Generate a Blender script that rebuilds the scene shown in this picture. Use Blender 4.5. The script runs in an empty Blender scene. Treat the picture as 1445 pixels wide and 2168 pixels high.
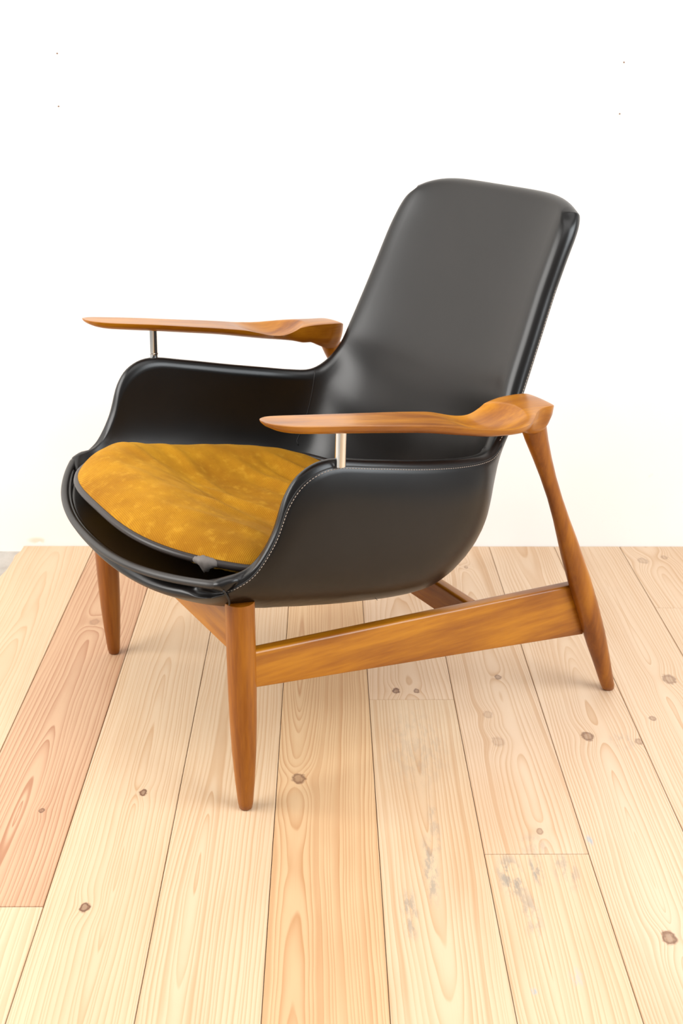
import bpy, math, random
import numpy as np
from mathutils import Matrix, Vector

# ------------------------------------------------------------------ camera
scene = bpy.context.scene
COL = scene.collection
CAM_Z = 1.06214
FOCAL_PX = 2450.0
RM = np.array([[0.99990, -0.01267, 0.00650],      # rows: image right, image down, forward (world axes)
               [0.00127, -0.37558, -0.92680],
               [0.01418, 0.92670, -0.37552]])
cam_data = bpy.data.cameras.new('camera')
cam = bpy.data.objects.new('camera', cam_data)
COL.objects.link(cam)
cam_data.sensor_fit = 'VERTICAL'
cam_data.sensor_height = 24.0
cam_data.lens = FOCAL_PX / 2168.0 * 24.0
cam_data.clip_start = 0.05
r0, r1, r2 = [Vector(v).normalized() for v in RM]
r1 = r2.cross(r0).normalized()
r0 = r1.cross(r2).normalized()
mw = Matrix.Identity(4)
for i in range(3):
    mw[i][0] = r0[i]; mw[i][1] = -r1[i]; mw[i][2] = -r2[i]
mw[2][3] = CAM_Z
cam.matrix_world = mw
cam_data.dof.use_dof = True
cam_data.dof.focus_distance = 1.72
cam_data.dof.aperture_fstop = 6.3
scene.camera = cam

# ------------------------------------------------------------------ light and exposure
vs = scene.view_settings
vs.view_transform = 'Standard'
vs.look = 'None'
vs.gamma = 1.0
vs.use_curve_mapping = False
vs.exposure = 0.14
world = bpy.data.worlds.new('world')
scene.world = world
world.use_nodes = True
bg = world.node_tree.nodes['Background']
bg.inputs[0].default_value = (1.0, 1.0, 1.0, 1)
bg.inputs[1].default_value = 0.36


def area_light(name, loc, target, sx, sy, power, color):
    ld = bpy.data.lights.new(name, 'AREA')
    ld.shape = 'RECTANGLE'
    ld.size = sx; ld.size_y = sy
    ld.energy = power
    ld.color = color
    ob = bpy.data.objects.new(name, ld)
    COL.objects.link(ob)
    ob.location = loc
    ob.rotation_euler = (Vector(target) - Vector(loc)).to_track_quat('-Z', 'Y').to_euler()
    return ob


area_light('window_light_right', (2.5, 0.35, 1.75), (0.2, 1.9, 0.7), 2.0, 1.7, 100, (0.90, 0.96, 1.0))
area_light('window_light_left', (-2.3, 1.1, 1.6), (-0.3, 2.1, 0.8), 1.9, 1.7, 92, (1.0, 0.985, 0.96))
area_light('ceiling_light', (0.2, 0.7, 2.9), (0.2, 1.9, 0.3), 2.6, 1.8, 36, (1.0, 0.99, 0.98))


# ------------------------------------------------------------------ node helpers
class NT:
    def __init__(self, mat):
        mat.use_nodes = True
        self.t = mat.node_tree
        self.t.nodes.clear()
        self.out = self.t.nodes.new('ShaderNodeOutputMaterial')
        self.p = self.t.nodes.new('ShaderNodeBsdfPrincipled')
        self.t.links.new(self.p.outputs[0], self.out.inputs[0])

    def _set(self, sock, v):
        if v is None:
            return
        if hasattr(v, 'is_output'):
            self.t.links.new(v, sock)
        elif isinstance(v, (tuple, list)):
            sock.default_value = tuple(v) + ((1,) if sock.type == 'RGBA' and len(v) == 3 else ())
        else:
            sock.default_value = v

    def m(self, op, a, b=None, c=None, clamp=False):
        n = self.t.nodes.new('ShaderNodeMath')
        n.operation = op
        n.use_clamp = clamp
        self._set(n.inputs[0], a); self._set(n.inputs[1], b); self._set(n.inputs[2], c)
        return n.outputs[0]

    def coord(self, kind='Object'):
        return self.t.nodes.new('ShaderNodeTexCoord').outputs[kind]

    def mapping(self, v, loc=(0, 0, 0), rot=(0, 0, 0), scale=(1, 1, 1)):
        n = self.t.nodes.new('ShaderNodeMapping')
        self._set(n.inputs[0], v)
        n.inputs[1].default_value = loc
        n.inputs[2].default_value = rot
        n.inputs[3].default_value = scale
        return n.outputs[0]

    def sep(self, v):
        n = self.t.nodes.new('ShaderNodeSeparateXYZ')
        self._set(n.inputs[0], v)
        return n.outputs

    def noise(self, v, scale, detail=3.0, rough=0.5, dist=0.0):
        n = self.t.nodes.new('ShaderNodeTexNoise')
        self._set(n.inputs['Vector'], v)
        n.inputs['Scale'].default_value = scale
        n.inputs['Detail'].default_value = detail
        n.inputs['Roughness'].default_value = rough
        n.inputs['Distortion'].default_value = dist
        return n.outputs[0]

    def ramp(self, f, stops):
        n = self.t.nodes.new('ShaderNodeValToRGB')
        self._set(n.inputs[0], f)
        e = n.color_ramp.elements
        while len(e) < len(stops):
            e.new(0.5)
        for i, (pos, c) in enumerate(stops):
            e[i].position = pos
            e[i].color = tuple(c) + (1,) if len(c) == 3 else c
        return n.outputs[0]

    def mix(self, f, a, b, mode='MIX'):
        n = self.t.nodes.new('ShaderNodeMix')
        n.data_type = 'RGBA'
        n.blend_type = mode
        self._set(n.inputs[0], f)
        self._set(n.inputs[6], a); self._set(n.inputs[7], b)
        return n.outputs[2]

    def smooth(self, x, lo, hi):
        n = self.t.nodes.new('ShaderNodeMapRange')
        n.interpolation_type = 'SMOOTHSTEP'
        self._set(n.inputs[0], x)
        n.inputs[1].default_value = lo; n.inputs[2].default_value = hi
        n.inputs[3].default_value = 0.0; n.inputs[4].default_value = 1.0
        return n.outputs[0]

    def bump(self, h, strength=0.2, dist=0.002, normal=None):
        n = self.t.nodes.new('ShaderNodeBump')
        n.inputs['Strength'].default_value = strength
        n.inputs['Distance'].default_value = dist
        self._set(n.inputs['Height'], h)
        if normal is not None:
            self._set(n.inputs['Normal'], normal)
        return n.outputs[0]

    def set(self, **k):
        names = dict(color='Base Color', rough='Roughness', metal='Metallic', normal='Normal', spec='Specular IOR Level',
                     coat='Coat Weight', coat_rough='Coat Roughness', sheen='Sheen Weight', sheen_rough='Sheen Roughness',
                     sheen_tint='Sheen Tint')
        for kk, v in k.items():
            self._set(self.p.inputs[names[kk]], v)


def srgb(r, g, b):
    def f(c):
        c /= 255.0
        return c / 12.92 if c <= 0.04045 else ((c + 0.055) / 1.055) ** 2.4
    return (f(r), f(g), f(b))


def new_mat(name):
    m = bpy.data.materials.new(name)
    return m, NT(m)


# ------------------------------------------------------------------ materials
def leather_material(name, c0, c1, rough=0.34):
    m, t = new_mat(name)
    v = t.coord()
    n1 = t.noise(v, 5.0, 4)
    col = t.mix(t.smooth(n1, 0.35, 0.7), c0, c1)
    g = t.noise(v, 900.0, 2)
    g2 = t.noise(v, 60.0, 3)
    g3 = t.noise(v, 14.0, 3)
    h = t.m('ADD', t.m('ADD', t.m('MULTIPLY', g, 0.2), t.m('MULTIPLY', g2, 0.25)), t.m('MULTIPLY', g3, 1.6))
    r = t.m('ADD', rough - 0.05, t.m('MULTIPLY', n1, 0.10))
    t.set(color=col, rough=r, spec=0.38, normal=t.bump(h, 0.05, 0.002))
    return m


def stained_wood_material(name, axis, tone=1.0):
    m, t = new_mat(name)
    v = t.coord()
    sc = {'x': (1.2, 14, 14), 'z': (14, 14, 1.2), 'y': (14, 1.2, 14)}[axis]
    mv = t.mapping(v, scale=sc)
    n1 = t.noise(mv, 2.2, 4, 0.5, 0.25)
    n2 = t.noise(mv, 16.0, 3, 0.6)
    n3 = t.noise(v, 6.0, 2)
    f = t.m('ADD', t.m('MULTIPLY', n1, 0.62), t.m('MULTIPLY', n2, 0.2))
    f = t.m('ADD', f, t.m('MULTIPLY', n3, 0.18))
    stops = [(0.28, (98, 47, 3)), (0.45, (141, 81, 8)), (0.58, (170, 107, 15)), (0.76, (192, 131, 28))]
    col = t.ramp(f, [(p, srgb(c[0] * tone, c[1] * tone ** 1.6, c[2] * tone ** 1.4)) for p, c in stops])
    t.set(color=col, rough=t.m('ADD', 0.27, t.m('MULTIPLY', n2, 0.12)), spec=0.38, normal=t.bump(n2, 0.05, 0.001),
          coat=0.12, coat_rough=0.14)
    return m


M_LEATHER = leather_material('black_leather', srgb(12, 10, 9), srgb(17, 14, 13), 0.31)
M_WELT = leather_material('worn_black_leather', srgb(24, 22, 21), srgb(46, 43, 41), 0.42)
M_PIPING = leather_material('brown_black_leather', srgb(26, 20, 18), srgb(40, 33, 30), 0.38)
M_TORN = leather_material('torn_grey_leather', srgb(70, 64, 60), srgb(100, 93, 88), 0.6)
M_WOOD_X = stained_wood_material('stained_beech_long', 'x')
M_WOOD_Y = stained_wood_material('stained_beech_cross', 'y')
M_WOOD_Z = stained_wood_material('stained_beech_upright', 'z', 0.90)
M_THREAD, _t = new_mat('tan_thread'); _t.set(color=srgb(158, 143, 130), rough=0.7)
M_SEAM, _t = new_mat('dark_seam_leather'); _t.set(color=srgb(20, 18, 17), rough=0.6)  # near-black colour of the seam tubes and the loose thread
M_CHROME, _t = new_mat('chrome')
_n = _t.noise(_t.mapping(_t.coord(), scale=(60, 60, 4)), 6, 3)
_t.set(color=(0.78, 0.77, 0.75), metal=1.0, rough=_t.m('ADD', 0.10, _t.m('MULTIPLY', _n, 0.08)))


def corduroy_material():
    m, t = new_mat('mustard_corduroy')
    v = t.coord()
    x, y, z = t.sep(v)
    wob = t.noise(v, 14.0, 2)
    ph = t.m('ADD', t.m('MULTIPLY', x, 2 * math.pi / 0.0024), t.m('MULTIPLY', wob, 5.0))
    w = t.m('ADD', t.m('MULTIPLY', t.m('SINE', ph), 0.5), 0.5)
    n1 = t.noise(v, 9.0, 4, 0.6)
    n2 = t.noise(v, 55.0, 3, 0.6)
    col = t.mix(t.smooth(n1, 0.25, 0.78), srgb(146, 94, 9), srgb(186, 132, 22))
    col = t.mix(t.m('MULTIPLY', t.m('SUBTRACT', 1.0, w), 0.42), col, srgb(118, 72, 8))
    col = t.mix(t.m('MULTIPLY', t.smooth(n2, 0.5, 0.8), 0.35), col, srgb(205, 155, 48))
    h = t.m('ADD', t.m('MULTIPLY', w, 0.8), t.m('MULTIPLY', n2, 0.6))
    t.set(color=col, rough=0.85, spec=0.15, sheen=0.25, sheen_rough=0.4, sheen_tint=srgb(225, 180, 80),
          normal=t.bump(h, 0.35, 0.0012))
    return m


M_CORD = corduroy_material()


def wall_material():
    m, t = new_mat('white_painted_plaster')
    v = t.coord()
    n1 = t.noise(v, 2.2, 3)
    n2 = t.noise(v, 22.0, 4, 0.6)
    n3 = t.noise(v, 160.0, 2)
    x, y, z = t.sep(v)
    col = t.mix(t.smooth(n1, 0.3, 0.7), srgb(236, 231, 225), srgb(240, 237, 233))
    # paint flaking low down beside the end of the boards
    dx = t.m('DIVIDE', t.m('ADD', x, 0.652), 0.020)
    dz = t.m('DIVIDE', t.m('SUBTRACT', z, 0.013), 0.0075)
    d = t.m('SQRT', t.m('ADD', t.m('MULTIPLY', dx, dx), t.m('MULTIPLY', dz, dz)))
    patch = t.m('MULTIPLY', t.m('SUBTRACT', 1.0, t.smooth(d, 0.3, 1.4)), t.smooth(n2, 0.54, 0.62))
    col = t.mix(t.m('MULTIPLY', patch, 0.5), col, srgb(206, 186, 146))
    low = t.m('MULTIPLY', t.m('SUBTRACT', 1.0, t.smooth(z, 0.0, 0.35)), t.smooth(t.noise(v, 30.0, 3, 0.7), 0.66, 0.74))
    col = t.mix(t.m('MULTIPLY', low, 0.25), col, srgb(210, 190, 165))
    h = t.m('ADD', t.m('MULTIPLY', n2, 0.7), t.m('MULTIPLY', n3, 0.2))
    t.set(color=col, rough=0.75, spec=0.25, normal=t.bump(h, 0.12, 0.003))
    return m


def concrete_material():
    m, t = new_mat('grey_concrete')
    v = t.coord()
    n1 = t.noise(v, 12.0, 5, 0.6)
    n2 = t.noise(v, 120.0, 3)
    col = t.mix(t.smooth(n1, 0.3, 0.7), srgb(160, 153, 145), srgb(186, 180, 172))
    t.set(color=col, rough=0.9, normal=t.bump(t.m('ADD', n1, t.m('MULTIPLY', n2, 0.4)), 0.4, 0.004))
    return m


M_WALL = wall_material()
M_CONCRETE = concrete_material()
M_HOLE, _t = new_mat('old_nail_hole'); _t.set(color=srgb(110, 86, 76), rough=0.9)
M_CHIP, _t = new_mat('chipped_plaster'); _t.set(color=srgb(226, 212, 198), rough=0.9)


def pine_material(name, seed, pale, late, cx, depth, slope, knots=(), stains=(), freq=190.0, contrast=0.75, flush=0.35):
    """Flat-sawn pine: rings round a pith line that runs just under the board, bent round each knot."""
    rnd = random.Random(seed)
    m, t = new_mat(name)
    g = t.t.nodes.new('ShaderNodeNewGeometry')
    v = g.outputs['Position']
    off = (rnd.uniform(-20, 20), rnd.uniform(-20, 20), rnd.uniform(-20, 20))
    x, y, z = t.sep(v)
    vs_ = t.mapping(v, loc=off, scale=(3.2, 0.55, 3.2))
    nlow = t.noise(vs_, 1.6, 2, 0.5)
    nmid = t.noise(t.mapping(v, loc=off, scale=(9.0, 1.6, 9.0)), 3.0, 2, 0.5)
    warp = t.m('ADD', t.m('MULTIPLY', t.m('SUBTRACT', nlow, 0.5), 0.05), t.m('MULTIPLY', t.m('SUBTRACT', nmid, 0.5), 0.007))
    X = t.m('SUBTRACT', x, cx)
    D = t.m('ADD', t.m('MULTIPLY', t.m('SUBTRACT', y, 1.5), slope), depth)
    D = t.m('ADD', D, t.m('MULTIPLY', t.m('SUBTRACT', nlow, 0.5), 0.05))
    knot_mask = None
    for (kx, ky, kr, dark) in knots:
        ddx = t.m('SUBTRACT', x, kx)
        ddy = t.m('MULTIPLY', t.m('SUBTRACT', y, ky), 0.72)
        d2 = t.m('ADD', t.m('MULTIPLY', ddx, ddx), t.m('MULTIPLY', ddy, ddy))
        dist = t.m('SQRT', d2)
        s = max(kr * 2.6, 0.012)
        e = t.m('EXPONENT', t.m('MULTIPLY', d2, -1.0 / (s * s)))
        warp = t.m('ADD', warp, t.m('MULTIPLY', e, 1.1 * kr))
        wob = t.m('MULTIPLY', t.m('SUBTRACT', t.noise(v, 120.0, 2), 0.5), kr * 0.9)
        dd = t.m('ADD', dist, wob)
        mk = t.m('MULTIPLY', t.m('SUBTRACT', 1.0, t.smooth(dd, kr * 0.70, kr * 1.15)), dark)
        mk = t.m('MULTIPLY', mk, t.m('ADD', 0.62, t.m('MULTIPLY', t.smooth(dd, kr * 0.35, kr * 0.8), 0.38)))
        knot_mask = mk if knot_mask is None else t.m('MAXIMUM', knot_mask, mk)
    r = t.m('ADD', t.m('SQRT', t.m('ADD', t.m('MULTIPLY', X, X), t.m('MULTIPLY', D, D))), warp)
    n1d = t.t.nodes.new('ShaderNodeTexNoise')
    n1d.noise_dimensions = '1D'
    t._set(n1d.inputs['W'], t.m('ADD', t.m('MULTIPLY', r, 55.0), seed * 3.7))
    n1d.inputs['Scale'].default_value = 1.0
    n1d.inputs['Detail'].default_value = 2.0
    r = t.m('ADD', r, t.m('MULTIPLY', n1d.outputs[0], 0.016))
    fr = t.m('FRACT', t.m('MULTIPLY', r, freq))
    ring = t.m('MULTIPLY', t.m('POWER', fr, 2.4), t.m('SUBTRACT', 1.0, t.smooth(fr, 0.9, 1.0)))
    amp = t.m('ADD', -0.1, t.m('MULTIPLY', t.noise(t.mapping(v, loc=off, scale=(16, 1.2, 16)), 2.0, 3), 2.0), clamp=True)
    fib = t.noise(t.mapping(v, loc=off, scale=(420, 9, 420)), 1.0, 3, 0.6)
    blot = t.noise(t.mapping(v, loc=off, scale=(6, 1.8, 6)), 1.4, 3, 0.55)
    flame = t.mix(0.5, pale, late)
    base = t.mix(t.m('MULTIPLY', t.smooth(blot, 0.42, 0.72), flush), pale, flame)
    col = t.mix(t.m('MULTIPLY', t.m('MULTIPLY', ring, amp), contrast, clamp=True), base, late)
    col = t.mix(t.m('MULTIPLY', t.smooth(fib, 0.52, 0.8), 0.10), col, late)
    if knot_mask is not None:
        kc = t.mix(t.noise(v, 180.0, 2), srgb(72, 40, 26), srgb(120, 76, 52))
        col = t.mix(knot_mask, col, kc)
    for (sx, sy, rx, ry, amt, colr) in stains:
        ddx = t.m('DIVIDE', t.m('SUBTRACT', x, sx), rx)
        ddy = t.m('DIVIDE', t.m('SUBTRACT', y, sy), ry)
        d = t.m('SQRT', t.m('ADD', t.m('MULTIPLY', ddx, ddx), t.m('MULTIPLY', ddy, ddy)))
        n = t.noise(t.mapping(v, loc=off, scale=(60, 16, 60)), 2.0, 4, 0.7)
        n = t.m('MULTIPLY', t.smooth(n, 0.42, 0.62), t.m('SUBTRACT', 1.0, t.smooth(d, 0.35, 1.15)))
        col = t.mix(t.m('MULTIPLY', n, amt), col, colr)
    h = t.m('ADD', t.m('MULTIPLY', ring, -0.5), t.m('MULTIPLY', fib, 0.25))
    t.set(color=col, rough=t.m('ADD', 0.36, t.m('MULTIPLY', fib, 0.2)), spec=0.4, normal=t.bump(h, 0.10, 0.0015))
    return m


# ------------------------------------------------------------------ mesh helpers
def mesh_obj(name, verts, faces, mat, parent=None, smooth=True, normals=None, sharp=None):
    me = bpy.data.meshes.new(name)
    me.from_pydata([tuple(map(float, v)) for v in verts], [], [tuple(int(i) for i in f) for f in faces])
    me.update()
    if smooth:
        me.polygons.foreach_set('use_smooth', [True] * len(me.polygons))
        if sharp is not None:
            me.set_sharp_from_angle(angle=math.radians(sharp))
    if normals is not None:
        me.normals_split_custom_set_from_vertices([tuple(map(float, n)) for n in normals])
    me.materials.append(mat)
    ob = bpy.data.objects.new(name, me)
    COL.objects.link(ob)
    if parent is not None:
        ob.parent = parent
    return ob


def loft(rings, cap=True, flip=False):
    """rings: list of equally long closed rings of 3D points"""
    n = len(rings[0])
    V = [p for r in rings for p in r]
    F = []
    for i in range(len(rings) - 1):
        for j in range(n):
            k = (j + 1) % n
            q = (i * n + j, i * n + k, (i + 1) * n + k, (i + 1) * n + j)
            F.append(q[::-1] if flip else q)
    if cap:
        a = tuple(range(n)); b = tuple((len(rings) - 1) * n + j for j in range(n))
        F.append(a if flip else a[::-1]); F.append(b[::-1] if flip else b)
    return V, F


def tube(path, rad, seg=10, squash=None, closed=False):
    """tube along a 3D polyline; rad number or list"""
    P = np.array(path, float)
    n = len(P)
    if not hasattr(rad, '__len__'):
        rad = [rad] * n
    T = np.zeros_like(P)
    if closed:
        T = np.roll(P, -1, 0) - np.roll(P, 1, 0)
    else:
        T[1:-1] = P[2:] - P[:-2]; T[0] = P[1] - P[0]; T[-1] = P[-1] - P[-2]
    T /= np.linalg.norm(T, axis=1)[:, None] + 1e-12
    rings = []
    up = np.array([0, 0, 1.0])
    for i in range(n):
        s = np.cross(T[i], up)
        if np.linalg.norm(s) < 1e-3:
            s = np.array([1.0, 0, 0])
        s /= np.linalg.norm(s)
        u = np.cross(s, T[i])
        q = squash if squash else (1, 1)
        rings.append([P[i] + rad[i] * (math.cos(2 * math.pi * k / seg) * s * q[0] + math.sin(2 * math.pi * k / seg) * u * q[1]) for k in range(seg)])
    if closed:
        rings.append(rings[0])
        V, F = loft(rings, cap=False)
    else:
        V, F = loft(rings)
    return V, F


def cat(tab, t):
    """Catmull-Rom through a table of rows at integer parameters"""
    A = np.array(tab, float)
    n = len(A)
    t = min(max(t, 0.0), n - 1.0)
    i = min(int(t), n - 2)
    f = t - i
    p1, p2 = A[i], A[i + 1]
    m1 = (A[i + 1] - A[i - 1]) / 2 if i > 0 else p2 - p1
    m2 = (A[i + 2] - A[i]) / 2 if i + 2 < n else p2 - p1
    return (2 * f**3 - 3 * f**2 + 1) * p1 + (f**3 - 2 * f**2 + f) * m1 + (-2 * f**3 + 3 * f**2) * p2 + (f**3 - f**2) * m2


def interp_rows(keys, tab, x):
    tab = np.array(tab, float)
    return np.array([np.interp(x, keys, tab[:, c]) for c in range(tab.shape[1])])


def empty(name, loc, rz=0.0):
    o = bpy.data.objects.new(name, None)
    COL.objects.link(o)
    o.location = loc
    o.rotation_euler = (0, 0, rz)
    o.empty_display_size = 0.1
    return o


def tag(o, label, cat_, group=None):
    o['label'] = label
    o['category'] = cat_
    if group:
        o['group'] = group


# ------------------------------------------------------------------ setting: wall, slab, boards
WALL_Y = 2.415


def box(x0, x1, y0, y1, z0, z1):
    V = [(x0, y0, z0), (x1, y0, z0), (x1, y1, z0), (x0, y1, z0), (x0, y0, z1), (x1, y0, z1), (x1, y1, z1), (x0, y1, z1)]
    F = [(3, 2, 1, 0), (4, 5, 6, 7), (0, 1, 5, 4), (1, 2, 6, 5), (2, 3, 7, 6), (3, 0, 4, 7)]
    return V, F


wall = mesh_obj('wall_back', *box(-2.6, 3.0, WALL_Y, WALL_Y + 0.12, -0.05, 2.9), M_WALL, smooth=False)
wall['kind'] = 'structure'
for (hx, hz) in ((-0.519, 1.0402), (-0.5245, 0.9435), (0.5815, 1.031), (0.5824, 0.9359)):
    V, F = [], []
    rnd = random.Random(int(hx * 1e4 + hz * 1e3))
    ring = lambda r, y, jit: [(hx + r * math.cos(a) * (1 + jit * rnd.uniform(-1, 1)), y, hz + r * math.sin(a) * (1 + jit * rnd.uniform(-1, 1)))
                              for a in [2 * math.pi * k / 12 for k in range(12)]]
    V, F = loft([[(p[0] - 0.0006, p[1], p[2] - 0.0022) for p in ring(0.0045, WALL_Y, 0.3)],
                 [(p[0] - 0.0006, p[1], p[2] - 0.0022) for p in ring(0.0038, WALL_Y - 0.0006, 0.3)]])
    chip = mesh_obj('plaster_chip', V, F, M_CHIP, wall, smooth=False)
    V, F = loft([ring(0.0017, WALL_Y, 0.1), ring(0.0015, WALL_Y - 0.0010, 0.1)])
    mesh_obj('nail_hole', V, F, M_HOLE, wall, smooth=False)

floor = mesh_obj('floor', *box(-2.6, 3.0, -1.2, WALL_Y, -0.08, -0.014), M_CONCRETE, smooth=False)
floor['kind'] = 'structure'

PALE = srgb(206, 179, 147)
PALE2 = srgb(210, 182, 153)
PALE3 = srgb(205, 171, 131)
PINK = srgb(194, 157, 124)
LATE = srgb(176, 131, 86)
LATE2 = srgb(168, 116, 70)
REDL = srgb(152, 96, 62)
GREY = srgb(128, 125, 118)
BLUE = srgb(130, 160, 175)
GAP = 0.0005


def board(x0, x1, y0, y1, mat, ragged=False):
    """board with softened long edges; optional broken left edge"""
    c = 0.0009
    prof = [(x0 + GAP, -0.014), (x0 + GAP, -c), (x0 + GAP + c, 0.0), (x1 - GAP - c, 0.0), (x1 - GAP, -c), (x1 - GAP, -0.014)]
    ys = [y0 + 0.0006, y0 + 0.0012] + ([y0 + (y1 - y0) * k / 70 for k in range(1, 70)] if ragged else []) + [y1 - 0.0012, y1 - 0.0006]
    rnd = random.Random(5)
    V = []
    for i, yy in enumerate(ys):
        dz = -0.0006 if i in (0, len(ys) - 1) else 0.0
        jag = 0.0
        if ragged:
            jag = -0.006 - 0.016 * max(0.0, (WALL_Y - yy) / 0.2) ** 0.6 - rnd.uniform(0, 0.006)
            jag = max(jag, -0.03)
        for k, (px, pz) in enumerate(prof):
            V.append((px + (jag if k < 3 else 0.0), yy, pz + (dz if k in (2, 3) else 0.0)))
    n = len(prof)
    F = []
    for i in range(len(ys) - 1):
        for k in range(n - 1):
            F.append((i * n + k, i * n + k + 1, (i + 1) * n + k + 1, (i + 1) * n + k))
        F.append((i * n + n - 1, i * n, (i + 1) * n, (i + 1) * n + n - 1))
    F.append(tuple(range(n))[::-1]); F.append(tuple((len(ys) - 1) * n + k for k in range(n)))
    F = [f[::-1] for f in F]
    cxm, cym = (x0 + x1) / 2, (y0 + y1) / 2
    V = [(p[0] - cxm, p[1] - cym, p[2]) for p in V]
    o = mesh_obj('plank', V, F, mat, floor, smooth=False)
    o.location = (cxm, cym, 0)
    return o


Y0, Y1 = -1.1, WALL_Y - 0.001
board(-0.672, -0.523, 0.55, Y1, pine_material('pine_cream', 1, PALE, LATE, -0.60, 0.03, 0.03, freq=170, contrast=0.6), ragged=True)
board(-0.523, -0.372, 1.229, Y1, pine_material('pine_reddish', 2, PINK, REDL, -0.455, 0.004, 0.055, knots=[(-0.4213, 1.4359, 0.0045, 0.9), (-0.4544, 2.0412, 0.010, 0.35)], freq=165, contrast=0.95, flush=0.6))
board(-0.523, -0.372, Y0, 1.229, pine_material('pine_cream', 3, PALE, LATE, -0.50, 0.06, 0.02, freq=200, contrast=0.6))
board(-0.372, -0.222, Y0, Y1, pine_material('pine_cream', 4, PALE, LATE, -0.285, 0.012, 0.03, knots=[(-0.2768, 1.4799, 0.0065, 1.0), (-0.3167, 1.227, 0.0075, 1.0)], freq=170))
board(-0.222, -0.074, Y0, Y1, pine_material('pine_cream', 5, PALE, LATE, -0.175, 0.006, 0.035, freq=180))
board(-0.074, 0.0773, Y0, Y1, pine_material('pine_warm', 6, PALE3, LATE2, -0.045, 0.008, -0.02, knots=[(-0.0405, 1.5158, 0.011, 0.8)], freq=190, contrast=0.85, flush=0.5))
board(0.0773, 0.2258, 1.7492, Y1, pine_material('pine_cream', 7, PALE2, LATE, 0.15, 0.01, 0.05, knots=[(0.126, 1.7779, 0.007, 1.0), (0.162, 1.7778, 0.0055, 0.8)], freq=170))
board(0.0773, 0.2258, Y0, 1.7492, pine_material('pine_scuffed', 8, PALE, LATE, 0.15, 0.005, -0.04,
      stains=[(0.146, 1.30, 0.014, 0.085, 0.55, GREY), (0.112, 1.215, 0.014, 0.06, 0.55, GREY), (0.160, 1.39, 0.01, 0.08, 0.35, GREY), (0.15, 1.6, 0.06, 0.14, 0.18, GREY)], freq=170, flush=0.55))
board(0.2258, 0.374, 1.333, Y1, pine_material('pine_cream', 9, PALE2, LATE, 0.31, 0.02, 0.02, knots=[(0.3135, 1.8253, 0.0065, 0.7), (0.2783, 1.6998, 0.009, 0.28), (0.2847, 1.6175, 0.011, 0.28), (0.3131, 1.3838, 0.0055, 0.6), (0.3086, 2.2999, 0.005, 0.5)],
      stains=[(0.30, 1.355, 0.03, 0.03, 0.3, GREY)], freq=180, flush=0.5))
board(0.2258, 0.374, Y0, 1.333, pine_material('pine_scuffed', 10, PALE, LATE, 0.28, 0.012, 0.03,
      stains=[(0.2560, 1.285, 0.022, 0.055, 0.7, GREY), (0.2942, 1.300, 0.011, 0.04, 0.7, GREY), (0.3346, 1.298, 0.022, 0.05, 0.45, GREY), (0.272, 1.21, 0.016, 0.06, 0.45, GREY),
              (0.2525, 1.0778, 0.006, 0.007, 0.8, BLUE), (0.3095, 1.0988, 0.010, 0.02, 0.55, BLUE)], freq=170, flush=0.55))
board(0.374, 0.5225, Y0, Y1, pine_material('pine_cream', 11, PALE2, LATE, 0.45, 0.008, 0.03, knots=[(0.4351, 1.6325, 0.0105, 0.75), (0.5168, 1.6169, 0.007, 0.5), (0.4423, 1.1661, 0.010, 0.85)],
      stains=[(0.49, 1.62, 0.025, 0.03, 0.3, GREY), (0.381, 1.362, 0.006, 0.014, 0.6, BLUE)], freq=175, flush=0.45))
board(0.5225, 0.672, Y0, Y1, pine_material('pine_pinkish', 12, PALE2, LATE, 0.60, 0.02, -0.03, knots=[(0.6223, 1.8181, 0.013, 0.6), (0.5571, 1.6872, 0.006, 0.6)], freq=175))
board(0.672, 0.821, 2.1033, Y1, pine_material('pine_pinkish', 13, PALE2, LATE, 0.74, 0.01, 0.03, knots=[(0.7061, 2.3354, 0.012, 0.35), (0.7584, 2.3534, 0.008, 0.4)], freq=175))
board(0.672, 0.821, Y0, 2.1033, pine_material('pine_pinkish', 14, PALE2, LATE, 0.76, 0.02, -0.02, freq=175))
M_PLAIN_A = pine_material('pine_cream', 15, PALE2, LATE, 0.9, 0.02, 0.02, freq=175)
M_PLAIN_B = pine_material('pine_cream', 16, PALE, LATE, 1.4, 0.03, -0.02, freq=175)
for k in range(6):
    board(0.821 + 0.149 * k, 0.821 + 0.149 * (k + 1), Y0, Y1, (M_PLAIN_A, M_PLAIN_B)[k % 2])

# ------------------------------------------------------------------ armchair
chair = empty('armchair', (-0.2565, 1.6796, 0.0), math.radians(30.2166))
tag(chair, 'black leather easy chair with wooden armrests, tapered legs and chrome posts on pine boards', 'armchair')


def L(p):                       # (back, towards camera side, up) -> chair-local xyz
    return (p[0], -p[1], p[2])


def LV(V):
    return [L(p) for p in V]


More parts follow.
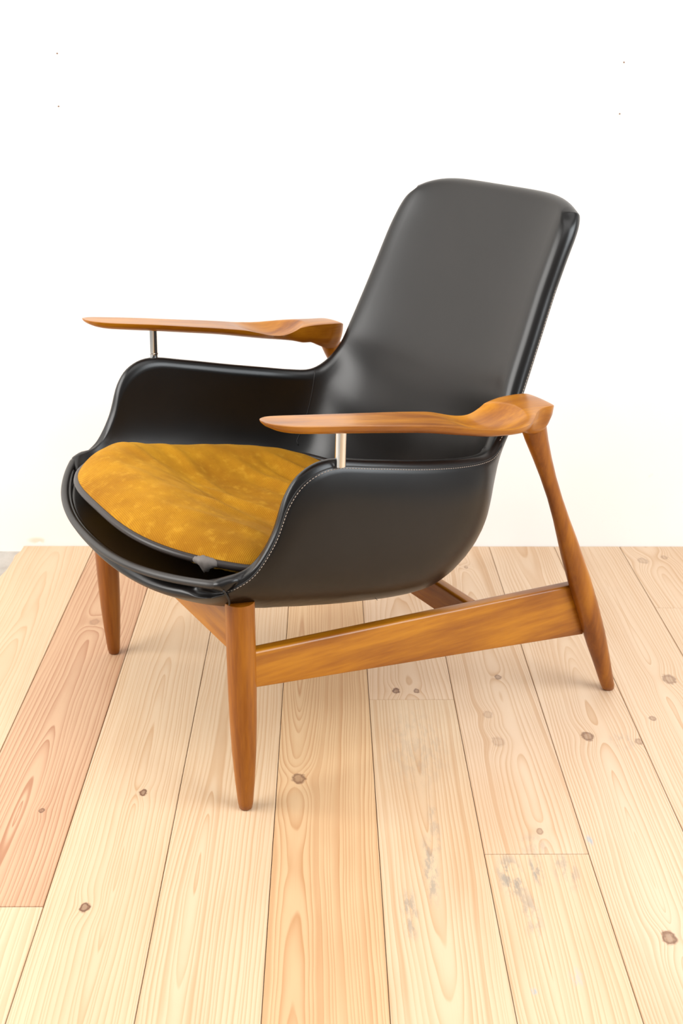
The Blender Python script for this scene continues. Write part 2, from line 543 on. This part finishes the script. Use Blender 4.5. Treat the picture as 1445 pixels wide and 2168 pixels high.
# --- shell: one bent surface (seat, wings, back) given a thickness that rounds off at the rim
#      S back, S up, R back, R side, R up, n, m, half thickness centre, half thickness side
SHELL = [
    (-.117, .355, -.033, .300, .378, 2.4, 1.0, .0095, .014),
    (-.083, .345, -.015, .303, .390, 3.4, 1.4, .0120, .014),
    (-.030, .328, .012, .306, .410, 4.6, 1.9, .0165, .013),
    (.030, .313, .037, .309, .452, 5.4, 2.6, .018, .013),
    (.090, .300, .055, .311, .503, 5.8, 3.2, .018, .013),
    (.150, .289, .080, .312, .532, 6.0, 3.6, .018, .013),
    (.210, .279, .120, .312, .543, 6.0, 3.8, .018, .013),
    (.270, .271, .185, .311, .531, 6.0, 3.8, .018, .013),
    (.330, .268, .265, .306, .514, 5.8, 3.8, .019, .013),
    (.386, .275, .335, .297, .501, 4.8, 3.1, .020, .013),
    (.434, .306, .385, .284, .493, 3.8, 2.4, .021, .013),
    (.465, .355, .420, .270, .492, 3.1, 1.75, .021, .013),
    (.486, .414, .447, .259, .507, 2.7, 1.4, .021, .014),
    (.509, .478, .473, .253, .535, 2.6, 1.25, .020, .014),
    (.530, .550, .497, .248, .578, 2.3, 1.05, .020, .018),
    (.557, .625, .524, .242, .638, 2.3, 1.0, .020, .018),
    (.584, .700, .550, .236, .700, 2.4, 1.0, .019, .018),
    (.610, .770, .574, .231, .760, 2.8, 1.0, .018, .018),
    (.628, .820, .593, .223, .802, 3.4, 1.0, .017, .018),
    (.636, .845, .606, .206, .826, 5.0, 1.0, .015, .014),
]
T_END = len(SHELL) - 1
edge_t = [0, .004, .015, .035, .065, .10, .145, .20, .27, .35, .45, .58, .72, .86]
t_rows = edge_t + [1 + 0.2 * k for k in range(int((T_END - 2) / 0.2) + 1)] + [T_END - e for e in edge_t[::-1]]
t_rows = sorted(set(round(x, 4) for x in t_rows))
rim_d = [0, .0004, .0012, .0026, .0045, .007, .010, .013, .016, .020]
NC = 34                                            # columns from rim to centre line
half_idx = NC - 1


def shell_row(t):
    sa, sz, ra, rb, rz, n, m, tc, ts = cat(SHELL, t)
    th = np.linspace(0, math.pi / 2, 600)
    h = np.sin(th) ** (2 / n)
    h[0] = 0
    g = 1 - np.clip(1 - h ** n, 0, 1) ** (1 / m)
    A = sa + (ra - sa) * g; B = rb * h; Z = sz + (rz - sz) * g
    P = np.stack([A, B, Z], 1)
    seg = np.linalg.norm(np.diff(P, axis=0), axis=1)
    s = np.concatenate([[0], np.cumsum(seg)])
    tot = s[-1]
    d = np.array(rim_d + list(rim_d[-1] + (tot - rim_d[-1]) * np.linspace(0, 1, NC - len(rim_d) + 1)[1:]))
    Q = np.stack([np.interp(tot - d, s, P[:, c]) for c in range(3)], 1)
    return Q, d, tc, ts, tot


rows = [shell_row(t) for t in t_rows]
NR = len(rows)
NS = 2 * NC - 1
MID = np.zeros((NR, NS, 3)); DS = np.zeros((NR, NS)); TH = np.zeros((NR, NS))
for i, (Q, d, tc, ts, tot) in enumerate(rows):
    MID[i, :NC] = Q * np.array([1, -1, 1])          # far rim ... centre
    MID[i, NC - 1:] = Q[::-1]                        # centre ... near rim
    DS[i, :NC] = d; DS[i, NC - 1:] = d[::-1]
    x = np.clip(d / tot, 0, 1)
    w = x * x * (3 - 2 * x)
    TH[i, :NC] = ts + (tc - ts) * w
    TH[i, NC - 1:] = TH[i, :NC][::-1]
for i, t in enumerate(t_rows):                       # the old back leans a little to one side at the top
    x = min(max((t - 16) / 3, 0), 1)
    MID[i, :, 1] += 0.009 * x * x * (3 - 2 * x)
DTF = np.zeros((NR, NS)); DTB = np.zeros((NR, NS))
for i in range(1, NR):
    DTF[i] = DTF[i - 1] + np.linalg.norm(MID[i] - MID[i - 1], axis=1)
for i in range(NR - 2, -1, -1):
    DTB[i] = DTB[i + 1] + np.linalg.norm(MID[i] - MID[i + 1], axis=1)
gt = np.zeros_like(MID); gs = np.zeros_like(MID)
gt[1:-1] = MID[2:] - MID[:-2]; gt[0] = MID[1] - MID[0]; gt[-1] = MID[-1] - MID[-2]
gs[:, 1:-1] = MID[:, 2:] - MID[:, :-2]; gs[:, 0] = MID[:, 1] - MID[:, 0]; gs[:, -1] = MID[:, -1] - MID[:, -2]
NRM = np.cross(gt, gs)
NRM /= np.linalg.norm(NRM, axis=2)[:, :, None] + 1e-12
if NRM[NR // 4, NC - 1, 2] < 0:
    NRM = -NRM


def prof(d, w, p):
    x = np.clip(d / w, 0, 1)
    return (1 - (1 - x) ** p) ** (1 / p)


D_EDGE = np.minimum(np.minimum(DS, DTB), DTF)
FRONT = prof(DTF, TH * 0.9, 2.6)
PR = np.minimum(np.minimum(prof(DS, TH * 1.5, 2.0), prof(DTB, TH * 1.15, 2.0)), FRONT)
INN = MID + NRM * (TH * PR)[:, :, None]
TT = np.array(t_rows)[:, None] * np.ones((1, NS))
PAD = np.clip((T_END - 7.5 - TT) / 2.0, 0, 1)        # wings are padded rounder outside than the back
PRO = np.minimum(np.minimum(PAD * prof(DS, 0.075, 2.0) + (1 - PAD) * prof(DS, TH * 1.3, 2.0), prof(DTB, TH * 1.15, 2.0)), FRONT)
THO = TH * (1 + 0.40 * PAD * np.clip((TT - 2.5) / 3.0, 0, 1) * np.clip((0.20 - DS) / 0.08, 0, 1))
OUT = MID - NRM * (THO * PRO)[:, :, None]

# all vertices and faces of the closed shell, then normals, then panels
vid_in = np.arange(NR * NS).reshape(NR, NS)
vid_out = vid_in + NR * NS
vid_out[0, :] = vid_in[0, :]; vid_out[-1, :] = vid_in[-1, :]
vid_out[:, 0] = vid_in[:, 0]; vid_out[:, -1] = vid_in[:, -1]
SV = np.concatenate([INN.reshape(-1, 3), OUT.reshape(-1, 3)])
SV = SV * np.array([1, -1, 1])                       # to chair-local
faces = []
info = []
for i in range(NR - 1):
    for j in range(NS - 1):
        tm = (t_rows[i] + t_rows[i + 1]) / 2
        ds = (DS[i, j] + DS[i, j + 1]) / 2
        side = 1 if j >= NC - 1 else -1
        q = (vid_in[i, j], vid_in[i, j + 1], vid_in[i + 1, j + 1], vid_in[i + 1, j])
        faces.append(q); info.append(('in', tm, ds, side, i, j))
        q = (vid_out[i, j], vid_out[i + 1, j], vid_out[i + 1, j + 1], vid_out[i, j + 1])
        faces.append(q); info.append(('out', tm, ds, side, i, j))
FA = np.array(faces)
fn = np.cross(SV[FA[:, 2]] - SV[FA[:, 0]], SV[FA[:, 3]] - SV[FA[:, 1]])
# make sure inner faces look inward/up
k0 = [k for k, f in enumerate(info) if f[0] == 'in' and f[4] == NR // 4 and f[5] == NC][0]
if fn[k0][2] < 0:
    FA = FA[:, ::-1]; fn = -fn
VN = np.zeros_like(SV)
for c in range(4):
    np.add.at(VN, FA[:, c], fn)
VN /= np.linalg.norm(VN, axis=1)[:, None] + 1e-15

T_SEAM = 11.3            # where wing lining meets backrest, at the rim


def t_seam(d):
    return T_SEAM - 1.9 * min(max(d / 0.15, 0), 1)



T_APRON = 0.42
PANELS = {}
for k, (sd, tm, ds, side, i, j) in enumerate(info):
    row_tot = rows[i][4]
    if sd == 'in':
        if tm >= t_seam(ds):
            key = ('backrest', 0)
        elif ds < row_tot * 0.48 and tm > 0.2 and (MID[i, j, 2] - cat(SHELL, tm)[1]) > 0.03:
            key = ('wing_lining', side)
        else:
            key = ('seat_deck', 0)
    else:
        if ds < 0.0100 and tm < T_SEAM:
            key = ('wing_lining', side) if tm > 0.2 else ('front_apron', 0)
        elif (ds < 0.010 and tm >= T_SEAM) or tm > T_END - 0.45:
            key = ('backrest', 0)
        elif tm >= T_SEAM:
            key = ('back_panel', 0)
        elif abs(MID[i, j, 1]) < 0.20 and tm > T_APRON * 2:
            key = ('seat_pan', 0)
        elif tm <= T_APRON * 2 and abs(MID[i, j, 1]) < 0.296:
            key = ('front_apron', 0)
        else:
            key = ('side_panel', side)
    PANELS.setdefault(key, []).append(k)
PANEL_OBJ = {}
for (nm, side), ks in PANELS.items():
    fs = FA[ks]
    used = np.unique(fs)
    remap = {v: n for n, v in enumerate(used)}
    nf = []
    for f in fs:
        g = []
        for v in f:
            r = remap[v]
            if r not in g:
                g.append(r)
        if len(g) >= 3:
            nf.append(g)
    PANEL_OBJ[(nm, side)] = mesh_obj(nm, SV[used], nf, M_LEATHER, chair, normals=VN[used])


def out_path(t0, t1, dist, step=None, side=1, lift=0.0, inner=False, n=400):
    """points on the outer (or inner) face a fixed distance from the rim"""
    G = INN if inner else OUT
    sg = 1 if inner else -1
    pts = []
    for t in np.linspace(t0, t1, n):
        i = int(np.searchsorted(t_rows, t)) - 1
        i = max(0, min(NR - 2, i))
        f = (t - t_rows[i]) / (t_rows[i + 1] - t_rows[i])
        pr = []
        for ii in (i, i + 1):
            d = DS[ii, :NC]
            k = max(0, min(NC - 2, int(np.searchsorted(d, dist)) - 1))
            g = (dist - d[k]) / (d[k + 1] - d[k])
            pr.append((G[ii, k] * (1 - g) + G[ii, k + 1] * g) + (NRM[ii, k] * sg) * lift)
        p = pr[0] * (1 - f) + pr[1] * f
        p = p * np.array([1, -1, 1]) if side > 0 else p      # first half of the grid is the far side
        pts.append(p)
    P = np.array(pts)
    if step:
        s = np.concatenate([[0], np.cumsum(np.linalg.norm(np.diff(P, axis=0), axis=1))])
        m = max(2, int(s[-1] / step))
        P = np.stack([np.interp(np.linspace(0, s[-1], m), s, P[:, c]) for c in range(3)], 1)
    return P


def stitches(P, length=0.0034, rad=0.00055):
    V, F = [], []
    for p0, p1 in zip(P[:-1], P[1:]):
        d = p1 - p0
        d /= np.linalg.norm(d) + 1e-9
        c = (p0 + p1) / 2
        v, f = tube([c - d * length / 2, c - d * length * 0.3, c + d * length * 0.3, c + d * length / 2], [rad * 0.4, rad, rad, rad * 0.4], 5)
        b = len(V)
        V += v; F += [tuple(b + i for i in ff) for ff in f]
    return V, F


for side in (1, -1):
    P = out_path(0.35, T_SEAM + 0.6, 0.0125, 0.0048, side, 0.0002)
    V, F = stitches(P)
    o = mesh_obj('stitching', LV(V), F, M_THREAD, PANEL_OBJ[('side_panel', side)]); o['kind'] = 'stuff'
    o['label'] = 'pale thread stitching along the wing seam'
    V, F = tube(out_path(0.25, T_SEAM + 0.6, 0.0100, 0.006, side, -0.0004), 0.0011, 6)
    mesh_obj('seam', LV(V), F, M_SEAM, PANEL_OBJ[('side_panel', side)])
    P = out_path(T_SEAM + 0.6, T_END - 0.9, 0.0036, 0.0048, side, 0.0003)
    V, F = stitches(P)
    o = mesh_obj('stitching', LV(V), F, M_THREAD, PANEL_OBJ[('backrest', 0)]); o['kind'] = 'stuff'
    o['label'] = 'pale thread stitching along the edge of the back'
    # seam where the wing lining meets the back
    pts = [out_path(t_seam(dd) - 0.05, t_seam(dd), dd, None, side, 0.0002, True, 2)[-1] for dd in np.linspace(0.002, 0.16, 40)]
    V, F = tube(pts, 0.0008, 6)
    o = mesh_obj('seam', LV(V), F, M_WELT, PANEL_OBJ[('wing_lining', side)])

# front welt along the upper edge of the apron, between the two front corners
wp = []
for b in np.linspace(-0.298, 0.298, 90):
    q = abs(b) / 0.30
    wp.append((-0.034 - 0.0865 * (1 - q ** 2.4), b, 0.386 - 0.021 * (1 - q ** 2)))
wr = [0.0062 if abs(p[1]) < 0.285 else 0.0062 * max(0.35, (0.300 - abs(p[1])) / 0.015) for p in wp]
V, F = tube(wp, wr, 12, squash=(1.0, 0.95))
mesh_obj('front_welt', LV(V), F, M_WELT, PANEL_OBJ[('front_apron', 0)])
wp2 = [(p[0] + 0.0085 * (1 - (abs(p[1]) / 0.31) ** 6), p[1], p[2] - 0.0035) for p in wp[6:-6]]
V, F = tube(wp2, 0.0042, 8)
mesh_obj('front_welt', LV(V), F, M_LEATHER, PANEL_OBJ[('front_apron', 0)])
# short vertical seams at the two front corners
for s in (1, -1):
    cp = [(-0.036 + 0.010 * k / 9 + 0.004 * math.sin(k / 9 * 2), s * (0.3005 - 0.012 * (k / 9) ** 2), 0.380 - 0.030 * k / 9) for k in range(10)]
    V, F = tube(cp, 0.0013, 6)
    mesh_obj('seam', LV(V), F, M_SEAM, PANEL_OBJ[('front_apron', 0)])

# --- front legs, turned and tapered
FL = [(0.0, .0080), (.002, .0100), (.012, .0117), (.05, .0148), (.10, .0180), (.15, .0197), (.20, .0206), (.26, .0209), (.345, .0209)]
for s in (1, -1):
    rings = []
    for z, r in FL:
        rings.append([(r * math.cos(2 * math.pi * k / 28), s * .275 + r * math.sin(2 * math.pi * k / 28), z) for k in range(28)])
    V, F = loft(rings, flip=True)
    mesh_obj('leg', LV(V), F, M_WOOD_Z, chair, sharp=50)

# --- rear legs, swelling at the rail and flaring again into the armrest
RL = [(.0, .711, .0085), (.003, .710, .0108), (.012, .7065, .0122), (.07, .6835, .0158), (.10, .671, .0177), (.13, .659, .0190), (.19, .634, .0197), (.243, .6105, .0195),
      (.29, .5895, .0178), (.325, .5745, .0158), (.36, .5590, .0134), (.40, .541, .0120), (.44, .5225, .0126), (.475, .5065, .0148), (.505, .4930, .0176), (.532, .4825, .0200), (.552, .4800, .0205)]
for s in (1, -1):
    rings = []
    for z, a, r in RL:
        bb = .291 + .011 * z / .53
        rings.append([(a + 1.06 * r * math.cos(2 * math.pi * k / 28), s * (bb + 0.94 * r * math.sin(2 * math.pi * k / 28)), z) for k in range(28)])
    V, F = loft(rings, flip=(s > 0))
    mesh_obj('leg', LV(V), F, M_WOOD_Z, chair, sharp=50)


def rounded_bar(p0, p1, wdir, w, h0, h1, top_round, bot_round, nst=12):
    """bar between two points (top centre line); h downwards; rounded top corners"""
    p0 = np.array(p0, float); p1 = np.array(p1, float); wdir = np.array(wdir, float)
    rings = []
    for k in range(nst + 1):
        f = k / nst
        c = p0 + (p1 - p0) * f
        h = h0 + (h1 - h0) * f
        pr = []
        for (cu, cv, r, a0) in ((w / 2, 0, top_round, 0), (-w / 2, 0, top_round, 90), (-w / 2, -h, bot_round, 180), (w / 2, -h, bot_round, 270)):
            su = math.copysign(1, cu)
            sv = -1 if cv == 0 else 1
            for q in range(5):
                a = math.radians(a0 + 90 * q / 4)
                pr.append((cu - su * r + r * math.cos(a), cv + sv * r + r * math.sin(a)))
        rings.append([c + wdir * u + np.array([0, 0, v]) for u, v in pr])
    return loft(rings)


for s in (1, -1):
    V, F = rounded_bar((0.010, s * .275, .2655), (.640, s * .277, .2245), (0, s, 0), .021, .058, .0985, .0055, .002)
    if s > 0:
        F = [f[::-1] for f in F]
    mesh_obj('side_rail', LV(V), F, M_WOOD_X, chair, sharp=40)
V, F = rounded_bar((0.0, -.270, .335), (0.0, .270, .335), (1, 0, 0), .022, .073, .073, .003, .002)
mesh_obj('front_cross_rail', LV(V), F, M_WOOD_Y, chair, sharp=40)
V, F = rounded_bar((.411, -.268, .2385), (.411, .268, .2385), (1, 0, 0), .022, .049, .049, .006, .002)
mesh_obj('rear_cross_rail', LV(V), F, M_WOOD_Y, chair, sharp=40)

# --- armrests: paddle with a pointed tip, dished and swept up at the back into a block on the rear leg
#      a      bi    bo    zi    zo    zbot  tuck_i tuck_o sag
ARM = [
    (.0090, .3315, .3365, .6205, .6205, .6195, .001, .001, 0),
    (.0112, .325, .343, .6200, .6200, .6165, .004, .004, 0),
    (.0170, .317, .350, .6188, .6188, .6120, .007, .007, .0001),
    (.0290, .310, .357, .6172, .6172, .6065, .010, .010, .0002),
    (.0500, .306, .362, .6140, .6140, .6010, .012, .012, .0003),
    (.0900, .304, .3645, .6085, .6085, .5945, .013, .013, .0004),
    (.1300, .302, .3650, .6030, .6030, .5885, .014, .014, .0005),
    (.1900, .297, .3660, .5940, .5940, .5795, .014, .014, .0005),
    (.2500, .292, .3690, .5850, .5850, .5705, .014, .014, .0005),
    (.3000, .288, .3760, .5765, .5760, .5610, .014, .015, .0005),
    (.3400, .286, .3830, .5695, .5690, .5535, .013, .018, .0005),
    (.3700, .284, .3865, .5670, .5655, .5490, .011, .024, .0000),
    (.3950, .281, .3850, .5690, .5650, .5450, .009, .030, -.0010),
    (.4150, .278, .3770, .5722, .5660, .5400, .008, .033, -.0018),
    (.4320, .275, .3640, .5738, .5678, .5390, .008, .030, -.0022),
    (.4450, .273, .3520, .5740, .5692, .5330, .009, .026, -.0022),
    (.4580, .272, .3430, .5738, .5700, .5265, .010, .021, -.0020),
    (.4720, .271, .3380, .5732, .5702, .5225, .011, .018, -.0018),
    (.4860, .272, .3355, .5722, .5695, .5225, .012, .017, -.0016),
    (.4940, .275, .3320, .5705, .5680, .5290, .011, .015, -.0012),
    (.5000, .281, .3260, .5670, .5650, .5400, .008, .010, -.0006),
    (.5030, .290, .3160, .5625, .5610, .5500, .004, .004, 0),
]


def scoop(a, b):
    """spoon-shaped hollow in front of the block, with a crisp arc behind it"""
    q = 1 - (max(a - .372, 0) / .060) ** 2 - ((b - .326) / .056) ** 2
    f = min(max((a - .29) / .085, 0), 1)
    return .0165 * max(q, 0) * f * f * (3 - 2 * f)


def arm_ring(row, s):
    a, bi, bo, zi, zo, zb, ti, to, sag = row
    w = bo - bi
    pts = []
    for k in range(25):                                  # top, inner -> outer
        f = k / 24
        b = bi + w * f
        e = 0.0007 if k in (0, 24) else 0.0
        z = zi + (zo - zi) * f - sag * 4 * f * (1 - f) - scoop(a, b) - e
        pts.append((a, s * b, z))
    hi, ho = zi - zb, zo - zb
    for (f, g) in ((.45, .16), (.75, .50), (.93, .86)):
        pts.append((a, s * (bo - to * g), zo - ho * f))
    pts.append((a, s * (bo - to * 1.12), zb))
    pts.append((a, s * (bi + bo + ti - to) / 2, zb - 0.0008))
    pts.append((a, s * (bi + ti * 1.12), zb))
    for (f, g) in ((.93, .86), (.75, .50), (.45, .16)):
        pts.append((a, s * (bi + ti * g), zi - hi * f))
    return pts


for s in (1, -1):
    tt = []
    for i in range(len(ARM) - 1):
        tt += [i + k / 8 for k in range(8)]
    tt.append(len(ARM) - 1)
    rings = [arm_ring(cat(ARM, t), s) for t in tt]
    V, F = loft(rings, flip=(s < 0))
    arm = mesh_obj('armrest', LV(V), F, M_WOOD_X, chair, sharp=42)
    # chrome post between wing and armrest
    zt, zb_ = .5905, .5350
    rr = .0076
    prof_ = [(zb_, rr * 1.0), (zb_ + .010, rr), (zb_ + .0105, rr * 1.12), (zb_ + .0125, rr * 1.12), (zb_ + .013, rr), (zt, rr)] if s < 0 else [(zb_, rr), (zb_ + .02, rr), (zt, rr)]
    rings = [[(.1305 + .0025 * (z - .5) / .1 + r * math.cos(2 * math.pi * k / 24), s * (.3245 + r * math.sin(2 * math.pi * k / 24)), z) for k in range(24)] for z, r in prof_]
    V, F = loft(rings, flip=(s > 0))
    o = mesh_obj('armrest_post', LV(V), F, M_CHROME, chair, sharp=40)
    o['label'] = 'short chrome post under the armrest'

# loose thread hanging from the underside edge
tp = [(.226 + .002 * math.sin(k * 0.9), .273 + .001 * k / 9, .302 - .014 * k / 9) for k in range(10)]
V, F = tube(tp, 0.0004, 5)
mesh_obj('loose_thread', LV(V), F, M_SEAM, PANEL_OBJ[('side_panel', 1)])

# ------------------------------------------------------------------ cushion
cushion = empty('seat_cushion', (-0.2565, 1.6796, 0.0), math.radians(30.2166))
tag(cushion, 'mustard corduroy seat cushion with dark leather piping, sagging in the black chair', 'cushion')


_deck = INN[np.array(t_rows) < 11.0].reshape(-1, 3)


def deck_z(a, b):
    """height of the upholstered seat under a point"""
    d = (_deck[:, 0] - a) ** 2 + (_deck[:, 1] - b) ** 2
    k = np.argsort(d)[:4]
    return float(_deck[k, 2].max())


# seam loop: front curve, sides, rounded back
loop = []
for b in np.linspace(.277, -.277, 61):
    q = abs(b) / .28
    loop.append((.02 - .12 * (1 - q ** 3), b, .391 + .019 * (1 - q ** 2)))
side_pts = [(.06, .279, .386), (.12, .277, .377), (.18, .274, .369), (.24, .269, .361), (.295, .257, .354), (.342, .238, .349), (.379, .206, .346), (.402, .158, .344), (.412, .09, .343), (.415, 0, .342)]
far = [(a, -b, z) for a, b, z in side_pts]
near = [(a, b, z) for a, b, z in side_pts[::-1]][1:]
loop = loop + far + near
LP = np.array(loop)
seg = np.linalg.norm(np.diff(np.vstack([LP, LP[:1]]), axis=0), axis=1)
s_ = np.concatenate([[0], np.cumsum(seg)])
NL = 260
LQ = np.vstack([LP, LP[:1]])
LOOP = np.stack([np.interp(np.linspace(0, s_[-1], NL, endpoint=False), s_, LQ[:, c]) for c in range(3)], 1)
for _ in range(3):
    LOOP = (np.roll(LOOP, 1, 0) + 2 * LOOP + np.roll(LOOP, -1, 0)) / 4
CEN = np.array([.16, 0.0, .372])
NRR = 60


def crease(a, b, p, q, width, amp):
    p = np.array(p); q = np.array(q)
    d = q - p; ln = np.linalg.norm(d); d /= ln
    x = (a - p[0]) * d[0] + (b - p[1]) * d[1]
    y = -(a - p[0]) * d[1] + (b - p[1]) * d[0]
    fade = np.clip(x / ln, 0, 1) * np.clip(1 - x / ln, 0, 1) * 4
    return amp * fade * math.exp(-(y / width) ** 2)


def cushion_top(P, r):
    a, b, z = P
    dome = .034 * (1 - r ** 5) ** 0.55
    front = .014 * math.exp(-((a + .03) / .06) ** 2) * (1 - r ** 4)
    far_puff = .017 * math.exp(-((b + .2) / .07) ** 2) * (1 - r ** 6)
    sg = lambda x: 1 / (1 + math.exp(-x))
    sag = -.048 * sg((a - .075 - .10 * (b + .05)) / .020) * sg((.385 - a) / .028) * sg((.20 - b) / .030) * sg((b + .185) / .030)
    w = 0.0
    w += crease(a, b, (.26, .22), (.06, -.14), .013, 0.0120)
    w += crease(a, b, (.17, .25), (-.01, .02), .012, 0.0105)
    w += crease(a, b, (.10, .27), (-.04, .10), .011, 0.0083)
    w -= crease(a, b, (.22, .24), (.03, -.04), .010, 0.0112)
    w += crease(a, b, (.34, .06), (.20, -.18), .014, 0.0112)
    w += crease(a, b, (.39, -.02), (.27, -.20), .011, 0.0120)
    w -= crease(a, b, (.36, .02), (.25, -.19), .010, 0.0105)
    w += crease(a, b, (.14, .00), (.10, -.25), .014, 0.0090)
    w += crease(a, b, (.06, -.05), (.00, -.25), .014, 0.0075)
    w -= crease(a, b, (.04, .10), (-.03, -.16), .012, 0.0045)
    w += .0012 * math.sin(a * 70 + b * 23) * math.sin(b * 41 - a * 13) + .0008 * math.sin(a * 140 - b * 60)
    return z + dome + front + far_puff + sag + w * (1 - r ** 3)


def cushion_bottom(P, r):
    a, b, z = P
    zb = deck_z(a, b) + 0.003
    f = (1 - r ** 6)
    return max(min(z - 0.002, z + (zb - z) * f), zb)


V, F = [], []
rad = [1 - (1 - k / NRR) ** 1.6 for k in range(NRR + 1)][::-1]        # dense towards the seam
rad[-1] = 0.0
for r in rad[:-1]:
    for p in LOOP:
        q = CEN + (p - CEN) * r
        V.append((q[0], q[1], cushion_top(q, r)))
V.append((CEN[0], CEN[1], cushion_top(CEN, 0)))
ctop = len(V) - 1
nr = len(rad) - 1
for i in range(nr - 1):
    for j in range(NL):
        k = (j + 1) % NL
        F.append((i * NL + j, i * NL + k, (i + 1) * NL + k, (i + 1) * NL + j))
for j in range(NL):
    F.append(((nr - 1) * NL + j, (nr - 1) * NL + (j + 1) % NL, ctop))
base = len(V)
brad = [1 - 0.04 * k for k in range(1, 25)]
for r in brad:
    for p in LOOP:
        q = CEN + (p - CEN) * r
        V.append((q[0], q[1], cushion_bottom(q, r)))
for j in range(NL):
    k = (j + 1) % NL
    F.append((j, base + j, base + k, k))
for i in range(len(brad) - 1):
    for j in range(NL):
        k = (j + 1) % NL
        F.append((base + i * NL + j, base + (i + 1) * NL + j, base + (i + 1) * NL + k, base + i * NL + k))
F.append(tuple(base + (len(brad) - 1) * NL + j for j in range(NL))[::-1])
mesh_obj('cushion_cover', LV(V), F, M_CORD, cushion)
pp = [CEN + (p - CEN) * 1.001 + np.array([0, 0, -.001]) for p in LOOP]
V, F = tube(pp, 0.0056, 10, closed=True)
piping = mesh_obj('piping', LV(V), F, M_PIPING, cushion)
# torn scrap of leather where the piping has split at the front
jp = int(np.argmin([np.linalg.norm(p - np.array([-.0493, .2494, .398])) for p in pp]))
c = np.array(pp[jp]); tdir = np.array(pp[(jp + 3) % NL]) - np.array(pp[jp - 3]); tdir /= np.linalg.norm(tdir)
outw = np.cross(tdir, [0, 0, 1.0]); outw /= np.linalg.norm(outw)
if np.dot(outw, c - CEN) < 0:
    outw = -outw
rnd = random.Random(11)
rings = []
for k in range(13):
    x = (k - 6) / 6
    hw = 0.0055 * (1 - abs(x) ** 2.2) + 0.0048
    drop = 0.011 * max(0, 1 - abs(x - .05) * 1.7) ** 1.2
    rg = []
    for q in range(14):
        an = 2 * math.pi * q / 14
        u = math.cos(an) * hw * 0.8; vv = math.sin(an) * hw * 0.75
        if vv < 0:
            vv -= drop * (-math.sin(an)) ** 2
        jit = 1 + rnd.uniform(-.13, .13)
        rg.append(c + tdir * x * 0.0185 + outw * (0.001 + u * jit) + np.array([0, 0, vv * jit]))
    rings.append(rg)
V, F = loft(rings)
o = mesh_obj('torn_scrap', LV(V), F, M_TORN, piping)
o['label'] = 'torn grey scrap of leather on the piping'
